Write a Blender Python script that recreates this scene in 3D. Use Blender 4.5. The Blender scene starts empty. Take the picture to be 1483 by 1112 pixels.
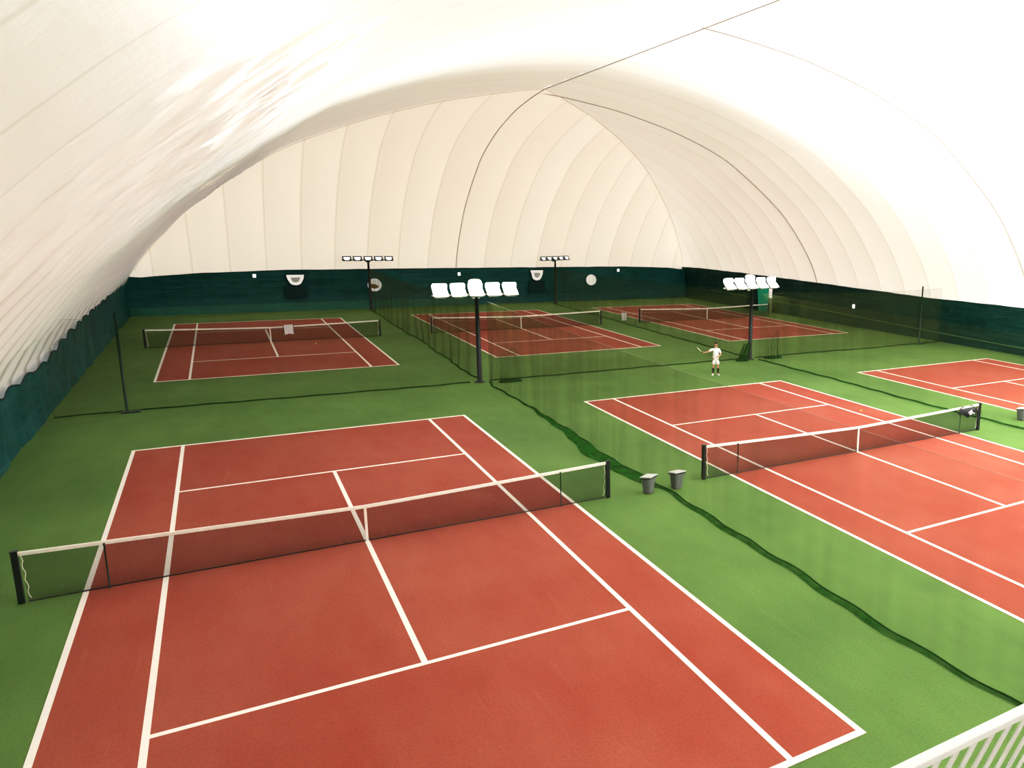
import bpy, bmesh, math, random
import numpy as np
from mathutils import Vector, Matrix, noise

random.seed(7)
SC = bpy.context.scene
COL = SC.collection
PI = math.pi

# ------------------------------------------------------------------ helpers
def link(o, parent=None):
    COL.objects.link(o)
    if parent is not None:
        o.parent = parent
    return o

def tag(o, label=None, cat=None, group=None, kind=None):
    if label: o['label'] = label
    if cat: o['category'] = cat
    if group: o['group'] = group
    if kind: o['kind'] = kind
    return o

def empty(name, loc=(0, 0, 0), rz=0.0):
    o = bpy.data.objects.new(name, None)
    o.location = loc
    o.rotation_euler = (0, 0, rz)
    o.empty_display_size = 0.2
    return link(o)

def obj(name, bm, mat, parent=None, smooth=False):
    me = bpy.data.meshes.new(name)
    bm.normal_update()
    bm.to_mesh(me)
    bm.free()
    if smooth:
        me.polygons.foreach_set('use_smooth', [True] * len(me.polygons))
    for m in (mat if isinstance(mat, (list, tuple)) else [mat]):
        me.materials.append(m)
    o = bpy.data.objects.new(name, me)
    return link(o, parent)

def copy_tree(o, parent=None):
    c = o.copy()
    COL.objects.link(c)
    c.parent = parent
    for ch in list(o.children):
        copy_tree(ch, c)
    return c

def box(bm, c, s, rot=None, mi=0, taper=1.0):
    """box centre c, full size s; taper scales the bottom face in x/y"""
    vs = []
    for z in (-.5, .5):
        k = taper if z < 0 else 1.0
        for x, y in ((-.5, -.5), (.5, -.5), (.5, .5), (-.5, .5)):
            v = Vector((x * s[0] * k, y * s[1] * k, z * s[2]))
            if rot is not None: v = rot @ v
            vs.append(bm.verts.new(v + Vector(c)))
    for f in ((3, 2, 1, 0), (4, 5, 6, 7), (0, 1, 5, 4), (1, 2, 6, 5), (2, 3, 7, 6), (3, 0, 4, 7)):
        fc = bm.faces.new([vs[i] for i in f]); fc.material_index = mi

def bevel(bm, w, seg=2):
    bmesh.ops.bevel(bm, geom=list(bm.edges), offset=w, segments=seg, affect='EDGES', profile=.6)

def tube(bm, pts, r, seg=8, cap=True, mi=0):
    pts = [Vector(p) for p in pts]
    rr = r if isinstance(r, (list, tuple)) else [r] * len(pts)
    rings = []
    up = None
    for i, p in enumerate(pts):
        t = (pts[min(i + 1, len(pts) - 1)] - pts[max(i - 1, 0)]).normalized()
        if up is None:
            up = Vector((0, 0, 1)) if abs(t.z) < .9 else Vector((1, 0, 0))
        a = t.cross(up)
        if a.length < 1e-4: a = t.cross(Vector((1, 0, 0)))
        a.normalize(); b = a.cross(t).normalized(); up = b
        rings.append([bm.verts.new(p + (a * math.cos(k * 2 * PI / seg) + b * math.sin(k * 2 * PI / seg)) * rr[i]) for k in range(seg)])
    for i in range(len(rings) - 1):
        for k in range(seg):
            f = bm.faces.new((rings[i][k], rings[i][(k + 1) % seg], rings[i + 1][(k + 1) % seg], rings[i + 1][k]))
            f.material_index = mi; f.smooth = True
    if cap:
        bm.faces.new(rings[0]).material_index = mi
        bm.faces.new(list(reversed(rings[-1]))).material_index = mi

def lathe(bm, prof, seg=20, c=(0, 0, 0), axis='z', mi=0):
    rings = []
    for r, h in prof:
        ring = []
        for k in range(seg):
            a = 2 * PI * k / seg
            if axis == 'z': v = Vector((r * math.cos(a), r * math.sin(a), h))
            else: v = Vector((r * math.cos(a), h, r * math.sin(a)))
            ring.append(bm.verts.new(v + Vector(c)))
        rings.append(ring)
    for i in range(len(rings) - 1):
        for k in range(seg):
            f = bm.faces.new((rings[i][k], rings[i][(k + 1) % seg], rings[i + 1][(k + 1) % seg], rings[i + 1][k]))
            f.material_index = mi; f.smooth = True
    return rings

def grid_np(name, P, mats, parent=None, smooth=True, mat_idx=None, flip=False):
    """P: (n,m,3) array of points -> one quad-grid mesh"""
    return grids_np(name, [P], mats, parent, smooth, None if mat_idx is None else [mat_idx])

def grids_np(name, Ps, mats, parent=None, smooth=True, mat_idx=None):
    V = []; F = []; MI = []; base = 0
    for q, P in enumerate(Ps):
        n, m = P.shape[:2]
        V.append(P.reshape(-1, 3))
        i = np.arange(n - 1)[:, None]; j = np.arange(m - 1)[None, :]
        a = (i * m + j + base).ravel(); 
        F.append(np.stack([a, a + 1, a + m + 1, a + m], 1))
        MI.append(np.full(len(a), 0 if mat_idx is None else mat_idx[q]))
        base += n * m
    V = np.concatenate(V); F = np.concatenate(F); MI = np.concatenate(MI)
    me = bpy.data.meshes.new(name)
    me.vertices.add(len(V)); me.vertices.foreach_set('co', V.astype(np.float32).ravel())
    me.loops.add(F.size); me.loops.foreach_set('vertex_index', F.astype(np.int32).ravel())
    me.polygons.add(len(F))
    me.polygons.foreach_set('loop_start', np.arange(0, F.size, 4, dtype=np.int32))
    for m_ in mats: me.materials.append(m_)
    me.polygons.foreach_set('material_index', MI.astype(np.int32))
    me.update(calc_edges=True)
    me.polygons.foreach_set('use_smooth', np.full(len(F), smooth))
    me.validate()
    o = bpy.data.objects.new(name, me)
    return link(o, parent)

def nz(x, seed=0.0, y=0.0):
    return noise.noise(Vector((x, y, seed * 7.31 + .37)))

# ------------------------------------------------------------------ materials
class NT:
    def __init__(self, name):
        self.m = bpy.data.materials.new(name); self.m.use_nodes = True
        self.t = self.m.node_tree; self.t.nodes.clear()
        self.out = self.n('ShaderNodeOutputMaterial')
    def n(self, typ, **kw):
        nd = self.t.nodes.new(typ)
        for k, v in kw.items(): setattr(nd, k, v)
        return nd
    def l(self, a, b): self.t.links.new(a, b)
    def math(self, op, a, b=None, clamp=False):
        nd = self.n('ShaderNodeMath', operation=op); nd.use_clamp = clamp
        for i, v in enumerate((a, b)):
            if v is None: continue
            if isinstance(v, (int, float)): nd.inputs[i].default_value = v
            else: self.l(v, nd.inputs[i])
        return nd.outputs[0]
    def mapr(self, v, a, b, c, d):
        nd = self.n('ShaderNodeMapRange'); self.l(v, nd.inputs['Value'])
        for k, x in zip(('From Min', 'From Max', 'To Min', 'To Max'), (a, b, c, d)): nd.inputs[k].default_value = x
        return nd.outputs[0]
    def noise(self, vec, scale, detail=3, rough=.5):
        nd = self.n('ShaderNodeTexNoise'); nd.inputs['Scale'].default_value = scale
        nd.inputs['Detail'].default_value = detail; nd.inputs['Roughness'].default_value = rough
        if vec is not None: self.l(vec, nd.inputs['Vector'])
        return nd.outputs['Fac']
    def coords(self, scale=None, rot=None):
        tc = self.n('ShaderNodeTexCoord').outputs['Object']
        if scale is None and rot is None: return tc
        mp = self.n('ShaderNodeMapping'); self.l(tc, mp.inputs['Vector'])
        if scale: mp.inputs['Scale'].default_value = scale
        if rot: mp.inputs['Rotation'].default_value = rot
        return mp.outputs[0]
    def mix(self, f, a, b, blend='MIX'):
        nd = self.n('ShaderNodeMix', data_type='RGBA', blend_type=blend)
        for s, v in ((nd.inputs[0], f), (nd.inputs[6], a), (nd.inputs[7], b)):
            if isinstance(v, (int, float)): s.default_value = v
            elif isinstance(v, tuple): s.default_value = v if len(v) == 4 else (*v, 1)
            else: self.l(v, s)
        return nd.outputs[2]
    def bump(self, h, strength, dist):
        nd = self.n('ShaderNodeBump'); nd.inputs['Strength'].default_value = strength
        nd.inputs['Distance'].default_value = dist; self.l(h, nd.inputs['Height'])
        return nd.outputs[0]
    def bsdf(self, color, rough=.6, spec=.3, normal=None, metal=0.0):
        p = self.n('ShaderNodeBsdfPrincipled')
        if isinstance(color, tuple): p.inputs['Base Color'].default_value = (*color, 1)
        else: self.l(color, p.inputs['Base Color'])
        p.inputs['Roughness'].default_value = rough
        p.inputs['Specular IOR Level'].default_value = spec
        p.inputs['Metallic'].default_value = metal
        if normal is not None: self.l(normal, p.inputs['Normal'])
        return p.outputs[0]
    def done(self, sh):
        self.l(sh, self.out.inputs['Surface']); return self.m

def simple(name, color, rough=.6, spec=.3, var=.08, scale=6.0, metal=0.0):
    t = NT(name)
    f = t.noise(t.coords(), scale, 3)
    c = t.mix(f, tuple(max(0, x * (1 - var * 2)) for x in color), tuple(min(1, x * (1 + var * 2)) for x in color))
    return t.done(t.bsdf(c, rough, spec, None, metal))

def carpet(name, dark, light, fine=1.0, streak=None):
    t = NT(name)
    co = t.coords()
    big = t.noise(co, .18, 3, .55)
    mid = t.noise(t.coords((.9, .35, 1), (0, 0, .5)), 1.6, 4, .6)
    fin = t.noise(co, 22.0, 2, .6)
    f = t.math('ADD', t.math('MULTIPLY', big, .75), t.math('MULTIPLY', mid, .35))
    f = t.mapr(f, .35, .78, 0, 1)
    c = t.mix(f, dark, light)
    g = t.mapr(fin, .3, .7, .90, 1.10)
    mul = t.n('ShaderNodeVectorMath', operation='SCALE'); t.l(c, mul.inputs[0]); t.l(g, mul.inputs['Scale'])
    c = mul.outputs[0]
    if streak:
        s = t.noise(t.coords((2.5, .22, 1), (0, 0, -.25)), 1.3, 5, .65)
        sm = t.mapr(s, .62, .80, 0, .35)
        c = t.mix(sm, c, streak)
    return t.done(t.bsdf(c, .9, .12))

M = {}
M['green'] = carpet('green_carpet', (.084, .160, .046), (.145, .245, .074), streak=(.19, .29, .11))
M['red'] = carpet('red_court', (.285, .060, .038), (.350, .113, .078), streak=(.39, .17, .125))
M['line'] = simple('white_line', (.86, .84, .80), .7, .2, .03)
M['black'] = simple('black_post', (.012, .016, .015), .45, .4)
M['darkgreen'] = simple('dark_green_steel', (.012, .035, .022), .5, .35)
M['white'] = simple('white_tape', (.86, .86, .82), .65, .2, .02)
M['rope_white'] = simple('white_cord', (.75, .73, .66), .7, .2)
M['rope_green'] = simple('green_cord', (.10, .20, .07), .7, .2)
M['seam'] = simple('seam_rope', (.30, .27, .23), .7, .2)
M['hipseam'] = simple('hip_seam', (.62, .55, .46), .7, .2)
M['rail'] = simple('white_paint', (.80, .83, .86), .35, .5, .02)
M['grey'] = simple('grey_plastic', (.16, .17, .17), .5, .4, .12, 9)
M['lightgrey'] = simple('light_grey_plastic', (.55, .56, .57), .45, .4, .08, 9)
M['concrete'] = simple('concrete', (.45, .44, .42), .9, .2, .1, 3)
M['skin'] = simple('skin', (.50, .27, .17), .55, .35, .05)
M['hair'] = simple('hair', (.025, .018, .014), .6, .3)
M['cloth_white'] = simple('white_cloth', (.82, .81, .84), .8, .15, .03)
M['sock'] = simple('dark_sock', (.035, .03, .03), .85, .1)
M['ball'] = simple('yellow_felt', (.72, .70, .16), .9, .1)
M['bag'] = simple('black_nylon', (.012, .013, .02), .55, .35)
M['brown'] = simple('brown_duct', (.22, .12, .04), .6, .3, .2, 8)
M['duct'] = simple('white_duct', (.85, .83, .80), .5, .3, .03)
for n_ in M['duct'].node_tree.nodes:      # faint glow added to the white, standing in for daylight at the duct mouths
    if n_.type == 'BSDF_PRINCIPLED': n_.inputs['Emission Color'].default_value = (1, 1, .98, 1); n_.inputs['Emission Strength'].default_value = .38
M['teal'] = simple('teal_door', (.0, .42, .28), .45, .4, .05)
M['olive'] = simple('olive_panel', (.17, .24, .11), .7, .2, .06)
M['shadowgreen'] = simple('dark_flap', (.006, .035, .034), .7, .2, .1)
M['string'] = simple('racket_string', (.75, .74, .60), .5, .3)

def emission(name, col, st):
    t = NT(name)
    e = t.n('ShaderNodeEmission'); e.inputs['Color'].default_value = (*col, 1); e.inputs['Strength'].default_value = st
    return t.done(e.outputs[0])
LAMP = 390.0
M['lamp'] = emission('lit_floodlight_glass', (.93, .97, 1.0), LAMP)
M['lamp_strong'] = emission('bright_floodlight_glass', (.93, .97, 1.0), 700.0)
M['lamp_low'] = emission('dim_floodlight_glass', (1.0, 1.0, .98), 1.1)
M['sign'] = emission('small_white_lamp', (.95, 1.0, .98), 2.0)
M['reflector'] = simple('white_reflector', (.88, .88, .88), .4, .4, .01)

def fabric(name, axis, off, period, wr=0.0, ca=(.80, .735, .655), cb=(.83, .775, .70), tl=.12):
    """white membrane: seam lines every `period` along axis, soft weave, slightly translucent"""
    t = NT(name)
    co = t.coords()
    sp = t.n('ShaderNodeSeparateXYZ'); t.l(co, sp.inputs[0])
    u = t.math('DIVIDE', t.math('SUBTRACT', sp.outputs[axis], off), period)
    d = t.math('MULTIPLY', t.math('ABSOLUTE', t.math('SUBTRACT', t.math('FRACT', t.math('ADD', u, 100.5)), .5)), period)
    line = t.mapr(d, .02, .09, 1, 0)
    pan = t.n('ShaderNodeTexWhiteNoise', noise_dimensions='1D'); t.l(t.math('FLOOR', t.math('ADD', u, 100)), pan.inputs['W'])
    pv = t.mapr(pan.outputs['Value'], 0, 1, 0, 1)
    base = t.mix(pv, ca, cb)
    c = t.mix(t.math('MULTIPLY', line, .30), base, (.45, .40, .34))
    if wr:   # fold shade painted into the creases between the slack pillows, low on the left flank
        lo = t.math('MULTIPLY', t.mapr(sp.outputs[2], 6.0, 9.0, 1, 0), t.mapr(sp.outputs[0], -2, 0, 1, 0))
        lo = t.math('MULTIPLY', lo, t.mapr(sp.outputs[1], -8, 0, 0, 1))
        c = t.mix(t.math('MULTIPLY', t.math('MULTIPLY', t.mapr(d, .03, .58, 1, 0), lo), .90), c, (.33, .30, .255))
    lowf = t.noise(co, .35, 2)
    weave = t.noise(t.coords((.6, .6, 9.0)), 1.2, 3)
    h = t.math('ADD', t.math('MULTIPLY', weave, .12 if wr else .45), t.math('MULTIPLY', lowf, .8))
    if wr:
        w = t.noise(t.coords((.35, 1.1, .35), (0, .75, 0)), 2.2, 4, .6)
        # wrinkles gather on the slack left flank only
        mask = t.mapr(sp.outputs[0], -3.0, 2.5, 1, 0)
        h = t.math('ADD', h, t.math('MULTIPLY', t.math('MULTIPLY', w, mask), wr))
    nb = t.bump(h, .35, .12)
    p = t.bsdf(c, .42, .35, nb)
    tr = t.n('ShaderNodeBsdfTranslucent'); t.l(c, tr.inputs['Color'])
    mx = t.n('ShaderNodeMixShader'); mx.inputs[0].default_value = tl
    t.l(p, mx.inputs[1]); t.l(tr.outputs[0], mx.inputs[2])
    return t.done(mx.outputs[0])
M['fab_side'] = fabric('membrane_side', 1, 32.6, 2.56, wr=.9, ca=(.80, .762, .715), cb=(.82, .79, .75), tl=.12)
M['fab_back'] = fabric('membrane_end', 0, 16.4, 2.58, tl=.17)

def curtain_mat(name, dark, light):
    t = NT(name)
    co = t.coords()
    f = t.noise(t.coords((.5, .5, 1.2)), 1.1, 4, .6)
    c = t.mix(t.mapr(f, .3, .75, 0, 1), dark, light)
    w = t.noise(t.coords((.22, .22, 1.6), (0, .12, .05)), 1.5, 3, .6)
    # a few pale crease lines
    cr = t.mapr(t.math('ABSOLUTE', t.math('SUBTRACT', w, .5)), 0, .012, .22, 0)
    c = t.mix(cr, c, (.07, .22, .20))
    return t.done(t.bsdf(c, .55, .25, t.bump(w, .5, .15)))
M['curtain_left'] = curtain_mat('teal_tarpaulin', (.0015, .055, .056), (.006, .095, .092))
M['curtain_back'] = curtain_mat('dark_teal_tarpaulin', (.002, .056, .053), (.006, .095, .084))
M['curtain_right'] = curtain_mat('dark_green_tarpaulin', (.001, .026, .020), (.003, .046, .036))
M['curtain_foot'] = curtain_mat('pale_tarpaulin_foot', (.012, .10, .065), (.03, .15, .10))

def net_mat(name, color, cover, grid=None, var=0.0):
    """open netting: threads cover `cover` of the view head-on, more at grazing angles (as real threads do)"""
    t = NT(name)
    geo = t.n('ShaderNodeNewGeometry')
    dt = t.n('ShaderNodeVectorMath', operation='DOT_PRODUCT')
    t.l(geo.outputs['Normal'], dt.inputs[0]); t.l(geo.outputs['Incoming'], dt.inputs[1])
    cs = t.math('MAXIMUM', t.math('ABSOLUTE', dt.outputs['Value']), .10)
    a = cover
    if grid:
        sp = t.n('ShaderNodeSeparateXYZ'); t.l(t.coords(), sp.inputs[0])
        def tri(s):
            return t.mapr(t.math('ABSOLUTE', t.math('SUBTRACT', t.math('FRACT', t.math('ADD', t.math('DIVIDE', s, grid), 500.0)), .5)), .30, .42, 0, 1)
        g = t.math('MAXIMUM', tri(sp.outputs[0]), tri(sp.outputs[2]))
        a = t.math('ADD', t.math('MULTIPLY', g, cover * .5), cover * .68)
    if var:
        f = t.noise(t.coords((1.2, 1.2, .10)), 2.0, 3)
        a = t.math('MULTIPLY', a, t.mapr(f, .3, .7, 1 - var, 1 + var))
    al = t.math('SUBTRACT', 1.0, t.math('POWER', t.math('SUBTRACT', 1.0, a), t.math('DIVIDE', 1.0, cs)), clamp=True)
    d = t.n('ShaderNodeBsdfDiffuse'); d.inputs['Color'].default_value = (*color, 1)
    tr = t.n('ShaderNodeBsdfTransparent')
    mx = t.n('ShaderNodeMixShader'); t.l(al, mx.inputs[0]); t.l(tr.outputs[0], mx.inputs[1]); t.l(d.outputs[0], mx.inputs[2])
    return t.done(mx.outputs[0])
M['tennis_net'] = net_mat('black_net_mesh', (.014, .018, .014), .40, grid=.03)
M['faint_cord'] = net_mat('thin_pale_cord', (.45, .45, .36), .13)
M['divider'] = net_mat('olive_divider_mesh', (.095, .115, .03), .095, var=.45)
M['folds'] = net_mat('gathered_net_mesh', (.05, .10, .03), .16, var=.5)
M['skirt'] = net_mat('net_hem_mesh', (.022, .095, .016), .50, var=.35)
M['hem'] = simple('dark_hem_cord', (.012, .045, .010), .8, .1)

# ------------------------------------------------------------------ the hall
X0, X1, Y1, Y0 = -8.75, 41.2, 55.9, -27.0
CX = 16.25
PD = np.array([0, .25, .8, 2.1, 4, 5.5, 8, 10, 13.5, 16, 20, 25, 30, 40.])
PZ = np.array([2.2, 3.5, 4.7, 6.6, 8.75, 10.0, 11.75, 12.95, 14.3, 15.0, 15.8, 16.3, 16.45, 16.55])
def pchip(x, xp, yp):
    h = np.diff(xp); dl = np.diff(yp) / h
    m = np.zeros_like(xp); m[0] = dl[0]; m[-1] = dl[-1]
    m[1:-1] = 2 / (1 / dl[:-1] + 1 / dl[1:])
    i = np.clip(np.searchsorted(xp, x) - 1, 0, len(h) - 1)
    t = np.clip((x - xp[i]) / h[i], 0, 1); t2 = t * t; t3 = t2 * t
    return (2*t3-3*t2+1)*yp[i] + (t3-2*t2+t)*h[i]*m[i] + (-2*t3+3*t2)*yp[i+1] + (t3-t2)*h[i]*m[i+1]
P = lambda d: pchip(np.asarray(d, float), PD, PZ)
GE = np.array([0, .25, .8, 2, 4, 8.8, 11, 13.65, 16.5, 19.7, 22.6, 24.98]); GG = np.array([0, .45, .7, 1.0, 1.2, 1.4, 1.5, 1.35, 1.0, .6, .25, 0])
G = lambda e: np.interp(e, GE, GG)             # the slack left flank leans in a little more
EM = 24.95
# samples along the profile: dense where it is steep
ee = np.concatenate([np.linspace(0, .8, 14)[:-1], np.linspace(.8, 5, 42)[:-1], np.linspace(5, EM, 90)])
zz = P(ee)
ee = np.concatenate([np.zeros(8), ee]); zz = np.concatenate([np.linspace(0, 2.1, 8), zz])
tang = np.stack([np.gradient(ee), np.gradient(zz)], 1); tang /= np.linalg.norm(tang, axis=1)[:, None]
nin_h, nin_z = tang[:, 1], -tang[:, 0]         # inward normal (horizontal towards centre, vertical)

SEAM, SEAM_Y = 2.56, 32.6
def puff(u, k=.8): return np.abs(np.sin(PI * u)) ** k
def side_panel(sign):
    ny = 760
    tt = np.linspace(0, 1, ny)[None, :]
    yend = (Y1 - ee)[:, None]
    y = Y0 + tt * (yend - Y0)
    y = np.where(ee[:, None] < .001, Y0 + tt * (Y1 - Y0), y)
    if sign < 0:
        A = np.interp(ee, [0, .5, 3, 7, 12, 20], [.30, .50, .52, .34, .08, .02])[:, None] * np.interp(y, [-20, -8, -1, 38, 52], [.06, .15, 1, 1, .45])
        x = X0 + (ee + G(ee))[:, None]
    else:
        A = np.interp(ee, [0, 5, 20], [.06, .07, .03])[:, None] * np.ones_like(y)
        x = (X1 - ee)[:, None] * np.ones_like(y)
    A = A * np.clip((zz[:, None] - (2.25 if sign < 0 else 0)) / 1.6, 0, 1)
    # fade the puff out at the hip crease so that neighbouring panels meet
    A = A * np.clip((yend - y) / 1.5, 0, 1)
    if sign < 0:   # slack flank: pillows hang inwards between deep creases, with short oblique wrinkles higher up
        p = A * .36 * puff((y - SEAM_Y) / SEAM, .8)
        sarc = np.cumsum(np.hypot(np.gradient(ee), np.gradient(zz)))
        for i_ in range(0, len(ee)):
            if not 1.6 < ee[i_] < 9.5: continue
            wA = float(np.interp(ee[i_], [1.6, 3.2, 4.5, 6, 9.5], [.0, .10, .22, .22, 0]))
            for k_ in range(ny):
                yy = y[i_, k_]
                if yy < -9 or yy > 53: continue
                q = noise.noise(Vector((sarc[i_] * .55 - yy * .35, yy * 2.0 + sarc[i_] * .45, 3.3)))
                q2 = noise.noise(Vector((sarc[i_] * .35 - yy * .25, yy * .9, 8.1)))
                p[i_, k_] += wA * ((1 - abs(q) * 2.4) * .75 + .35 * q2) * min(1, (yy + 9) / 8, max(0, (yend[i_, 0] - yy) / 2))
    else:
        p = -A * puff((y - SEAM_Y) / SEAM)
    x = x + (-sign) * p * nin_h[:, None]
    z = zz[:, None] + p * nin_z[:, None]
    return np.stack([x * np.ones_like(y), y, z * np.ones_like(y)], 2)
def back_panel():
    nx = 420
    tt = np.linspace(0, 1, nx)[None, :]
    xa = X0 + (ee + G(ee))[:, None]; xb = (X1 - ee)[:, None]
    x = xa + tt * (xb - xa)
    A = np.interp(ee, [0, 5, 20], [.05, .10, .05])[:, None] * np.clip(np.minimum(x - xa, xb - x) / 1.5, 0, 1) * np.clip(zz[:, None] / 1.2, 0, 1)
    p = -A * puff((x - 16.4) / 2.58)
    y = (Y1 - ee)[:, None] - p * nin_h[:, None]
    z = zz[:, None] + p * nin_z[:, None]
    return np.stack([x, y * np.ones_like(x), z * np.ones_like(x)], 2)
pl, pr_, pb = side_panel(-1), side_panel(1), back_panel()
pr_ = pr_[:, ::-1]; 
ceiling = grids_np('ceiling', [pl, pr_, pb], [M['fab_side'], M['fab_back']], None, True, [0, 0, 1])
tag(ceiling, 'white inflated membrane dome with ribbed panels over the courts', kind='structure')

def prof_pts(fn, n=60, off=.05, e0=.25):
    """seam along the profile; fn(e, z) -> point"""
    pts = []
    for e in np.concatenate([np.linspace(e0, 3, 20)[:-1], np.linspace(3, EM, n)]):
        pts.append(fn(e, float(P(e))))
    return pts
def rope(pts, r, mat):
    bm = bmesh.new(); tube(bm, pts, r, 6)
    return obj('seam_rope', bm, mat, ceiling, True)
ridge = prof_pts(lambda e, z: (CX + .05, Y1 - e - .06, z - .05))
ridge += [(CX + .05, y, float(P(EM)) - .05) for y in np.linspace(Y1 - EM - 1, Y0 + .2, 40)]
rope(ridge, .026, M['seam'])
for ys in (32.6, 11.3):
    arc = prof_pts(lambda e, z: (X1 - e - .06, ys, z - .05), e0=.2)
    rope(arc, .026, M['seam'])
rope(prof_pts(lambda e, z: (X1 - e - .05, Y1 - e - .05, z - .06)), .020, M['hipseam'])
rope(prof_pts(lambda e, z: (X0 + e + float(G(e)) + .05, Y1 - e - .05, z - .06)), .014, M['hipseam'])

# near end wall behind the balcony, closes the hall
bm = bmesh.new()
vs = [bm.verts.new((X0, Y0, 0))]
for e in np.linspace(0, EM, 30): vs.append(bm.verts.new((X0 + e + float(G(e)), Y0, float(P(e)))))
for e in np.linspace(EM, 0, 30): vs.append(bm.verts.new((X1 - e, Y0, float(P(e)))))
vs.append(bm.verts.new((X1, Y0, 0)))
bm.faces.new(vs)
tag(obj('wall_front', bm, M['fab_back']), 'white membrane end wall behind the balcony', kind='structure')

# floor
bm = bmesh.new()
box(bm, ((X0 + X1) / 2, (Y0 + Y1) / 2, -.1), (X1 - X0 + .6, Y1 - Y0 + .6, .2))
tag(obj('floor', bm, M['green']), 'green carpet floor around the red courts', kind='structure')

# wall curtains: tarpaulin hung along the foot of the membrane
def curtain(name, label, path, top, foot, mat, seed, inward, foot_mi=True, lift=.30):
    """path(s)->(x,y), s metres 0..L ; inward unit vector"""
    L, pf = path
    n = int(L / .2)
    rows = [0, .06, .12, .2, .3, .42, .55, .7, .8, .88, .94, .985, 1.0]
    A = np.zeros((len(rows), n + 1, 3))
    for j in range(n + 1):
        s = L * j / n
        x, y = pf(s); ht = top(s)
        for i, f in enumerate(rows):
            z = ht * f
            d = .10 + .10 * nz(s * .55, seed, f * 2.2) + .025 * nz(s * 2.3, seed + 3, f * 1.0)
            fz = max(0, 1 - z / .85)
            d += foot(s) * fz * (1 + .35 * nz(s * .8, seed + 9, f)) 
            d = max(d, .02) + lift * f ** 2
            A[i, j] = (x + inward[0] * d, y + inward[1] * d, z)
    o = grids_np(name, [A], [mat, M['curtain_foot']], None, True)
    if foot_mi:
        idx = np.zeros(len(o.data.polygons), dtype=np.int32)
        k = 0
        for i in range(len(rows) - 1):
            for j in range(n):
                if rows[i] < .19 and foot(L * j / n) > .25: idx[k] = 1
                k += 1
        o.data.polygons.foreach_set('material_index', idx)
    bm = bmesh.new()
    tube(bm, [tuple(A[-1, j]) for j in range(0, n + 1, 2)], .03, 6)
    tag(o, label, kind='structure')
    obj('hem_cord', bm, M['shadowgreen'], o, True)
    return o
def ltop(s):
    y = Y0 + s
    b = float(np.interp(y, [-20, 13, 20, 28, 43, 52, 56], [2.1, 2.05, 1.98, 2.4, 2.6, 2.85, 3.05]))
    return b + .22 * abs(math.sin(PI * (y - SEAM_Y) / SEAM)) - .05 + .05 * nz(y * .9, 2)
curtain('wall_left', 'teal tarpaulin hung along the left foot of the dome', (Y1 - Y0, lambda s: (X0 + .02, Y0 + s)), ltop, lambda s: .10, M['curtain_left'], 1, (1, 0), True, .14)
def btop(s):
    x = X0 + s
    return float(np.interp(x, [X0, -7.6, -4.5, 2, 16, 33, 38.5, 40.3, X1], [3.05, 2.95, 3.2, 3.42, 3.46, 3.46, 3.3, 3.1, 3.3])) + .03 * nz(x * .7, 5)
curtain('wall_back', 'dark teal tarpaulin across the far end of the dome', (X1 - X0, lambda s: (X0 + s, Y1 - .42)), btop,
        lambda s: float(np.interp(s, [0, 4, 16, 24, 30], [.5, .6, .55, .35, .12])), M['curtain_back'], 4, (0, -1))
def rtop(s):
    y = Y1 - s
    return float(np.interp(y, [-20, 11, 20, 33, 45, 52, 56], [3.1, 3.1, 3.05, 3.25, 3.38, 3.4, 3.3])) + .04 * nz(y * .6, 8)
wr = curtain('wall_right', 'dark green tarpaulin along the right foot of the dome', (Y1 - Y0, lambda s: (X1 - .02, Y1 - s)), rtop, lambda s: .04, M['curtain_right'], 6, (-1, 0), False)
bm = bmesh.new()
tube(bm, [(X1 - .22, y, float(np.interp(y, [0, 11.5, 20, 26, 32.5, 50], [.4, .49, .66, .83, 1.0, 1.25]))) for y in np.linspace(Y0 + 1, 50, 60)], .022, 6)
obj('tie_cord', bm, M['rope_green'], wr, True)

# ------------------------------------------------------------------ courts
D, S, B, V, LW = 5.485, 4.115, 11.885, 6.40, .105
def quad_slab(bm, x0, x1, y0, y1, z0, z1):
    box(bm, ((x0 + x1) / 2, (y0 + y1) / 2, (z0 + z1) / 2), (x1 - x0, y1 - y0, z1 - z0))
def make_court():
    root = empty('tennis_court')
    bm = bmesh.new(); quad_slab(bm, -D, D, -B, B, .0005, .006)
    obj('playing_surface', bm, M['red'], root)
    def line(name, x0, x1, y0, y1, dz=0.0):
        bm = bmesh.new(); quad_slab(bm, x0, x1, y0, y1, .006, .0085 + dz)
        obj(name, bm, M['line'], root)
    bw = .13
    for s in (-1, 1):
        line('baseline', -D, D, *(sorted((s * B, s * (B - bw)))))
        line('doubles_sideline', *(sorted((s * D, s * (D - LW)))), -B + bw, B - bw)
        line('singles_sideline', *(sorted((s * S, s * (S - LW)))), -B + bw, B - bw)
        line('service_line', -S + LW, S - LW, *(sorted((s * V, s * (V - LW)))))
    line('centre_service_line', -LW / 2, LW / 2, -V + LW, V - LW)
    return root
PX, PH, CH = 6.45, 1.09, .93
def nh(x): return CH + (PH - CH) * (abs(x) / PX) ** 1.15
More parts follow.
